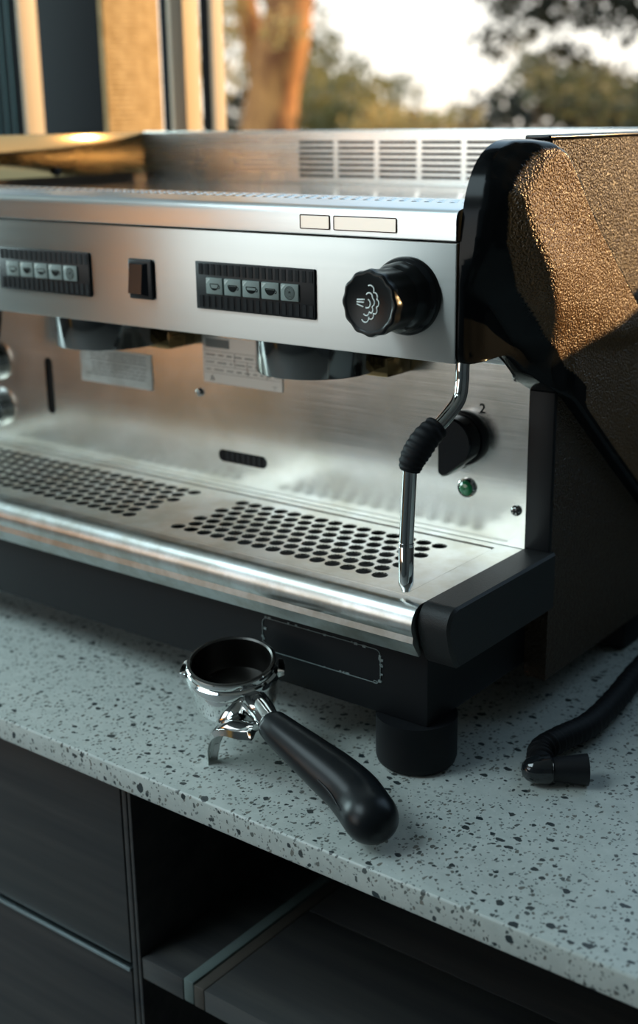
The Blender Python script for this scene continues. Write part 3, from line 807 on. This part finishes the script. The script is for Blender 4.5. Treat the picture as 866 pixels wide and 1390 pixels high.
sweep('neck', neck, lambda s: (.0105 - .0025 * s, .0105 - .0025 * s), m_chrome, PF, 28)
def even(P, n):
    Ls = [0]
    for a, b in zip(P, P[1:]): Ls.append(Ls[-1] + (b - a).length)
    out = []; j = 0
    for k in range(n + 1):
        t = Ls[-1] * k / n
        while j < len(Ls) - 2 and Ls[j + 1] < t: j += 1
        out.append(P[j].lerp(P[j + 1], (t - Ls[j]) / (Ls[j + 1] - Ls[j])))
    return out
hp = even(crom([(-.0885, -.0755, .0500), (-.0700, -.0800, .0460), (-.0441, -.0840, .0395), (-.0074, -.0885, .0285), (.0130, -.0965, .0225), (.0365, -.1120, .0200)], 20), 110)
def hr(s):
    w = float(np.interp(s, [0, .03, .10, .30, .50, .68, .85, 1], [.0090, .0118, .0130, .0155, .0180, .0194, .0194, .0194]))
    if s > .84: w *= math.sqrt(max(.0004, 1 - ((s - .84) / .16) ** 2.3))
    return (w * .92, w)
hn = sweep('handle', hp, hr, m_handle, PF, 32, sharp=80)
ks = range(int(len(hp) * .52), int(len(hp) * .80))
seamp = []
for k in ks:
    a = (hp[k + 1] - hp[k - 1]).normalized(); u_, w_, _ = basis(a); r_ = hr(k / (len(hp) - 1)); t = math.radians(-75)
    q1 = hp[k] + u_ * r_[0] * math.cos(t) + w_ * r_[1] * math.sin(t); q2 = hp[k] + u_ * r_[0] * math.cos(t) - w_ * r_[1] * math.sin(t)
    seamp.append(q1 if q1.y < q2.y else q2)
sweep('handle_seam', seamp, lambda s: .0005 + .0006 * math.sin(PI * s), m_handle, PF, 8)
# single curved spout
bm = bmesh.new()
cp = crom([(-.0960, -.0775, .0440), (-.1100, -.0780, .0405), (-.1250, -.0780, .0375), (-.1375, -.0780, .0295), (-.1450, -.0780, .0160), (-.1462, -.0780, .0004)], 8)
rows = []; side = Vector((0, 1, 0))
for i, p in enumerate(cp):
    a = (cp[min(i + 1, len(cp) - 1)] - cp[max(i - 1, 0)]).normalized(); up = Vector((a.z, 0, -a.x)); s = i / (len(cp) - 1)
    w = .0115 - .0062 * s ** 2; th = .0030 - .0016 * s; dep = .0062 * (1 - s * .55)
    sec = [(-w, -dep), (-w * .92, 0), (-w * .5, th), (0, th * 1.3), (w * .5, th), (w * .92, 0), (w, -dep), (w * .75, -dep * .9), (w * .45, -th * .8), (0, -th * .5), (-w * .45, -th * .8), (-w * .75, -dep * .9)]
    rows.append([bm.verts.new(p + side * u_ + up * v_) for u_, v_ in sec])
for A, B in zip(rows, rows[1:]):
    for k in range(12): bm.faces.new((A[k], A[(k + 1) % 12], B[(k + 1) % 12], B[k]))
bm.faces.new(rows[0]); bm.faces.new(rows[-1][::-1]); bmesh.ops.recalc_face_normals(bm, faces=bm.faces)
for v_ in bm.verts: v_.co.z = max(v_.co.z, .0004)
frombm('spout', bm, m_chrome, PF, 50)

# ------------------------------------------------------------------ hose with plug at the right
HO = empty('drain_hose', (.075, .08, 0), 'black ribbed hose ending in a glossy nozzle on the worktop right of the machine', 'hose')
path = crom([(.058, .40, .012), (.052, .33, .012), (.058, .2419, .012), (.0662, .1797, .012), (.0701, .1251, .013), (.0640, .0893, .014), (.0605, .0660, .0135), (.0660, .0520, .0125)], 16)
sweep('ribbed_hose', path, lambda s: .0096 + .0007 * math.sin(s * 420), m_rubber, HO, 18, sharp=80)
ax = Vector((.81, .585, 0))
lathe('nozzle', (.0640, .0330, .0122), ax, [(0, -.0030), (.0045, -.0020), (.0080, .0012), (.0100, .006), (.0108, .0120), (.0108, .0180), (.0098, .0182), (.0098, .0192), (.0100, .0195)], m_gloss, HO, 36)
lathe('flared_collar', (.0640, .0330, .0122), ax, [(.0085, .0190), (.0092, .0225), (.0098, .0300), (.0112, .0400), (.0118, .0455), (.0100, .0458), (.004, .0440), (0, .0440)], m_blackm, HO, 36)
sweep('side_branch', crom([(.0655, .0540, .0125), (.0700, .0480, .0125), (.0750, .0440, .0122)], 6), lambda s: .0082, m_rubber, HO, 16)

# ------------------------------------------------------------------ outdoors
m_ground = mat('dry grass', (.10, .09, .04), .9); L(m_ground, ramp(m_ground, noise(m_ground, coords(m_ground), .6, 5), [(.3, (.07, .08, .03)), (.7, (.20, .15, .06))]), bsdf(m_ground).inputs['Base Color'])
g = box('ground', -70, 60, .70, 90, -1.05, -.95, m_ground, None, 0); tag(g, kind='structure')
def leafmat(name, c, tr):
    M = mat(name, c, .6); b = bsdf(M)
    t = N(M, 'ShaderNodeBsdfTranslucent'); t.inputs[0].default_value = (*tr, 1)
    mx_ = N(M, 'ShaderNodeMixShader'); mx_.inputs[0].default_value = .45
    out_ = M.node_tree.nodes['Material Output']
    L(M, b.outputs[0], mx_.inputs[1]); L(M, t.outputs[0], mx_.inputs[2]); L(M, mx_.outputs[0], out_.inputs[0])
    return M
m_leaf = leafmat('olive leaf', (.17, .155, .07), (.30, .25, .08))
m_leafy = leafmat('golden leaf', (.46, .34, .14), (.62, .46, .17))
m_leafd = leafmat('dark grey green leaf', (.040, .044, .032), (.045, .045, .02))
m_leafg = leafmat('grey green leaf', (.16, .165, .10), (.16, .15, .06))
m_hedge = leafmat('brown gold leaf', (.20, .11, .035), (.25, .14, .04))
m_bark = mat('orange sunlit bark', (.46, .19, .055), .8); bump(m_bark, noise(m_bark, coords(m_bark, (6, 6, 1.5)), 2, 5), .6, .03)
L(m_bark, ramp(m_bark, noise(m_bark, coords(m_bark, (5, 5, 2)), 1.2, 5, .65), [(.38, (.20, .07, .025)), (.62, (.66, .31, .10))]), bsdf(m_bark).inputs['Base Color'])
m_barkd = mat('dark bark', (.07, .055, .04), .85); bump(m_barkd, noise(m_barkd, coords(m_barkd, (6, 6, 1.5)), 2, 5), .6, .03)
rng = np.random.default_rng(11)
def foliage(name, blobs, dens, size, m_, parent):
    """blobs: (x,y,z,rx,ry,rz); leaf quads scattered through each blob"""
    P = []; Nn = 0
    for (x, y, z, rx, ry, rz) in blobs:
        k = int(dens * (rx * rz) ** .9); d = rng.normal(size=(k, 3)); d /= np.linalg.norm(d, axis=1)[:, None]
        r = rng.random(k)[:, None] ** .45; P.append(np.array([x, y, z]) + d * r * np.array([rx, ry, rz]))
    P = np.concatenate(P); k = len(P)
    a = rng.normal(size=(k, 3)); a /= np.linalg.norm(a, axis=1)[:, None]; b = np.cross(a, rng.normal(size=(k, 3))); b /= np.linalg.norm(b, axis=1)[:, None]
    s = size * (.6 + .8 * rng.random(k))[:, None]
    V = np.stack([P - a * s, P - b * s * .45, P + a * s, P + b * s * .45], axis=1).reshape(-1, 3)
    me = bpy.data.meshes.new(name); me.vertices.add(4 * k); me.vertices.foreach_set('co', V.ravel())
    me.loops.add(4 * k); me.loops.foreach_set('vertex_index', np.arange(4 * k)); me.polygons.add(k)
    me.polygons.foreach_set('loop_start', np.arange(k) * 4); me.update(calc_edges=True); me.materials.append(m_)
    o = finish(bpy.data.objects.new(name, me), parent); o['kind'] = 'stuff'; return o
def tree(name, base, limbs, blobs, dens, size, lm, bm_, label, group=None):
    e = empty(name, base, label, 'tree', group)
    for i, (pts, r0, r1) in enumerate(limbs):
        sweep('trunk' if i == 0 else 'branch', crom(pts, 6), lambda s, r0=r0, r1=r1: r0 + (r1 - r0) * s + .02 * r0 * math.sin(s * 23), bm_, e, 14, sharp=80)
    foliage('foliage', blobs, dens, size, lm, e)
    return e
# the sunlit gum trunk left of centre (about 9 m away)
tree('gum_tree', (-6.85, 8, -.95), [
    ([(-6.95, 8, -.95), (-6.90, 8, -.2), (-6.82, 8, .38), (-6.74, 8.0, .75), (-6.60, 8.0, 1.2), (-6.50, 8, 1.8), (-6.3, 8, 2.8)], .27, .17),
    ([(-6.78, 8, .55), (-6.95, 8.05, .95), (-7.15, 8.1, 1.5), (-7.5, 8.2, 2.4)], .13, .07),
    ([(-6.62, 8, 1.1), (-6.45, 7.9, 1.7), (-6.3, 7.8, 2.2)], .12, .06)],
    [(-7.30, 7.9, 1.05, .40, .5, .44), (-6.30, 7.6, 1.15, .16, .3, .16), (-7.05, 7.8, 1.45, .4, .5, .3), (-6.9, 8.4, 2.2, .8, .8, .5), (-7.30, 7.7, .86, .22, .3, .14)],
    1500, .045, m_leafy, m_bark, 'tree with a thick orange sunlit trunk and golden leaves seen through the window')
def bush(base, blobs, dens, size, lm, label, name='bush', cat='bush'):
    e = empty(name, base, label, cat)
    foliage('foliage', blobs, dens, size, lm, e)
    for k in range(3):
        x, y, z = base
        sweep('stem', [Vector((x + .15 * (k - 1), y, z)), Vector((x + .35 * (k - 1), y, z + .8)), Vector((x + .6 * (k - 1), y, z + 1.5))], lambda s: .05 - .03 * s, m_barkd, e, 8)
    return e
bush((-8.8, 11.5, -.95), [(-9.2, 11.5, .45, .9, .7, .42), (-8.5, 11.3, .60, .65, .6, .38), (-9.6, 11.6, .95, .55, .6, .42), (-8.1, 11.2, .42, .55, .6, .30), (-8.9, 11.5, -.2, 1.6, .8, .55)], 1500, .06, m_leaf, 'rounded olive bush right of the orange trunk, below the bright sky', )
bush((-6.4, 9.6, -.95), [(-6.5, 9.6, .36, .50, .5, .20), (-6.0, 9.5, .42, .4, .5, .16), (-6.9, 9.7, .44, .3, .4, .18), (-6.5, 9.6, -.2, .6, .5, .45)], 2100, .05, m_leafy, 'low golden yellow bush at the centre just above the vented steel panel')
tree('dark_tree', (-8.2, 13.5, -.95), [([(-8.2, 13.5, -.95), (-8.1, 13.5, -.3), (-7.9, 13.5, .35)], .16, .06)],
     [(-7.6, 13.5, .45, .95, .8, .35), (-6.9, 13.4, .75, .75, .7, .40), (-7.9, 13.5, -.1, 1.5, .8, .5), (-6.3, 13.3, .5, .9, .7, .55), (-5.6, 13.2, .4, 1.2, .7, .45)], 1500, .07, m_leafd, m_barkd, 'dark grey green hill of trees between the bright sky and the pale gaps')
tree('overhanging_tree', (-3.3, 9, -.95), [([(-3.3, 9, -.95), (-3.4, 9, .4), (-3.7, 9, 1.5), (-4.2, 9, 2.4)], .13, .08), ([(-3.5, 9, .9), (-4.1, 8.9, 1.3), (-4.9, 8.8, 1.7)], .07, .03)],
     [(-4.75, 8.8, 1.25, .42, .5, .24), (-4.2, 8.8, 1.45, .65, .6, .26), (-3.6, 8.9, 1.55, .6, .6, .30), (-5.1, 8.8, 1.0, .20, .4, .16), (-4.45, 8.8, .92, .24, .3, .12), (-3.4, 8.9, 1.0, .26, .5, .5), (-3.6, 8.9, .62, .3, .4, .22), (-4.9, 8.8, 1.45, .5, .4, .22), (-3.9, 8.8, 1.7, .8, .5, .3), (-3.5, 8.8, 1.3, .5, .4, .25), (-4.4, 8.8, 1.2, .5, .4, .14), (-3.9, 8.8, 1.15, .3, .4, .2), (-4.2, 8.8, 2.0, 1.0, .8, .4)],
     1900, .05, m_leafd, m_barkd, 'dark overhanging tree at the top right with bright gaps in its leaves')
bush((-4.9, 10.2, -.95), [(-5.2, 10.2, .72, .45, .5, .26), (-4.7, 10.1, .55, .55, .5, .24), (-4.1, 10.0, .50, .5, .5, .26), (-5.6, 10.3, .95, .22, .3, .30), (-4.8, 10.2, -.1, 1.3, .6, .45)], 1500, .055, m_leafg, 'grey green bush with golden tips at the right behind the side cover')
bush((-8.6, 9.8, -.95), [(-8.75, 9.8, .42, .40, .4, .30), (-8.5, 9.8, .75, .30, .4, .20), (-8.6, 9.8, -.2, .7, .5, .5)], 2300, .055, m_leafd, 'dark blue grey bush just left of the orange trunk')

tree('distant_tree', (-20, 26, -.95), [([(-20, 26, -.95), (-20, 26, .3), (-19.8, 26, 1.4)], .3, .08)],
     [(-21.5, 26, 2.5, 1.6, 1.4, 1.2), (-20.2, 26, 1.5, 1.6, 1.4, 1.0), (-18.8, 26, .9, 1.8, 1.4, .8), (-20, 26, -.2, 4, 1.5, 1.0)], 420, .13, m_leafg, m_barkd, 'hazy pale distant tree beside the orange trunk')
hx = [-1.2 + .9 * k for k in range(10)]
bush((3.0, 5.2, -.95), [(x, 5.2, .25 + .12 * math.sin(x * 3), .75, .35, .75) for x in hx] + [(x, 5.2, -.5, .75, .35, .5) for x in hx], 420, .08, m_hedge, 'long brown gold hedge added out of view for the machine to mirror', 'hedge', 'hedge')  # hedge added out of sight so the left guard mirrors brown leaves
# more of the same trees further right, beyond the frame, which the machine mirrors
for k, (x, y) in enumerate(((-1.2, 11.5), (2.2, 12.5), (9.5, 19.0))):
    tree('garden_tree', (x, y, -.95), [([(x, y, -.95), (x + .1, y, .4), (x - .1, y, 1.6)], .14, .09)],
         [(x - .8, y, 1.2, .9, .7, .7), (x + .7, y, 1.0, .9, .7, .7), (x, y, 2.0, 1.1, .8, .7), (x, y, .1, 1.5, .8, .7)], 700, .09, (m_leafd, m_leaf, m_leafd)[k], m_barkd,
         ('dark garden tree just beyond the right edge of the view', 'olive garden tree second beyond the right edge of the view', 'far dark garden tree third beyond the right edge of the view')[k])
print('triangles', sum(len(o.data.loop_triangles) or len(o.data.polygons) * 2 for o in bpy.data.objects if o.type == 'MESH'))
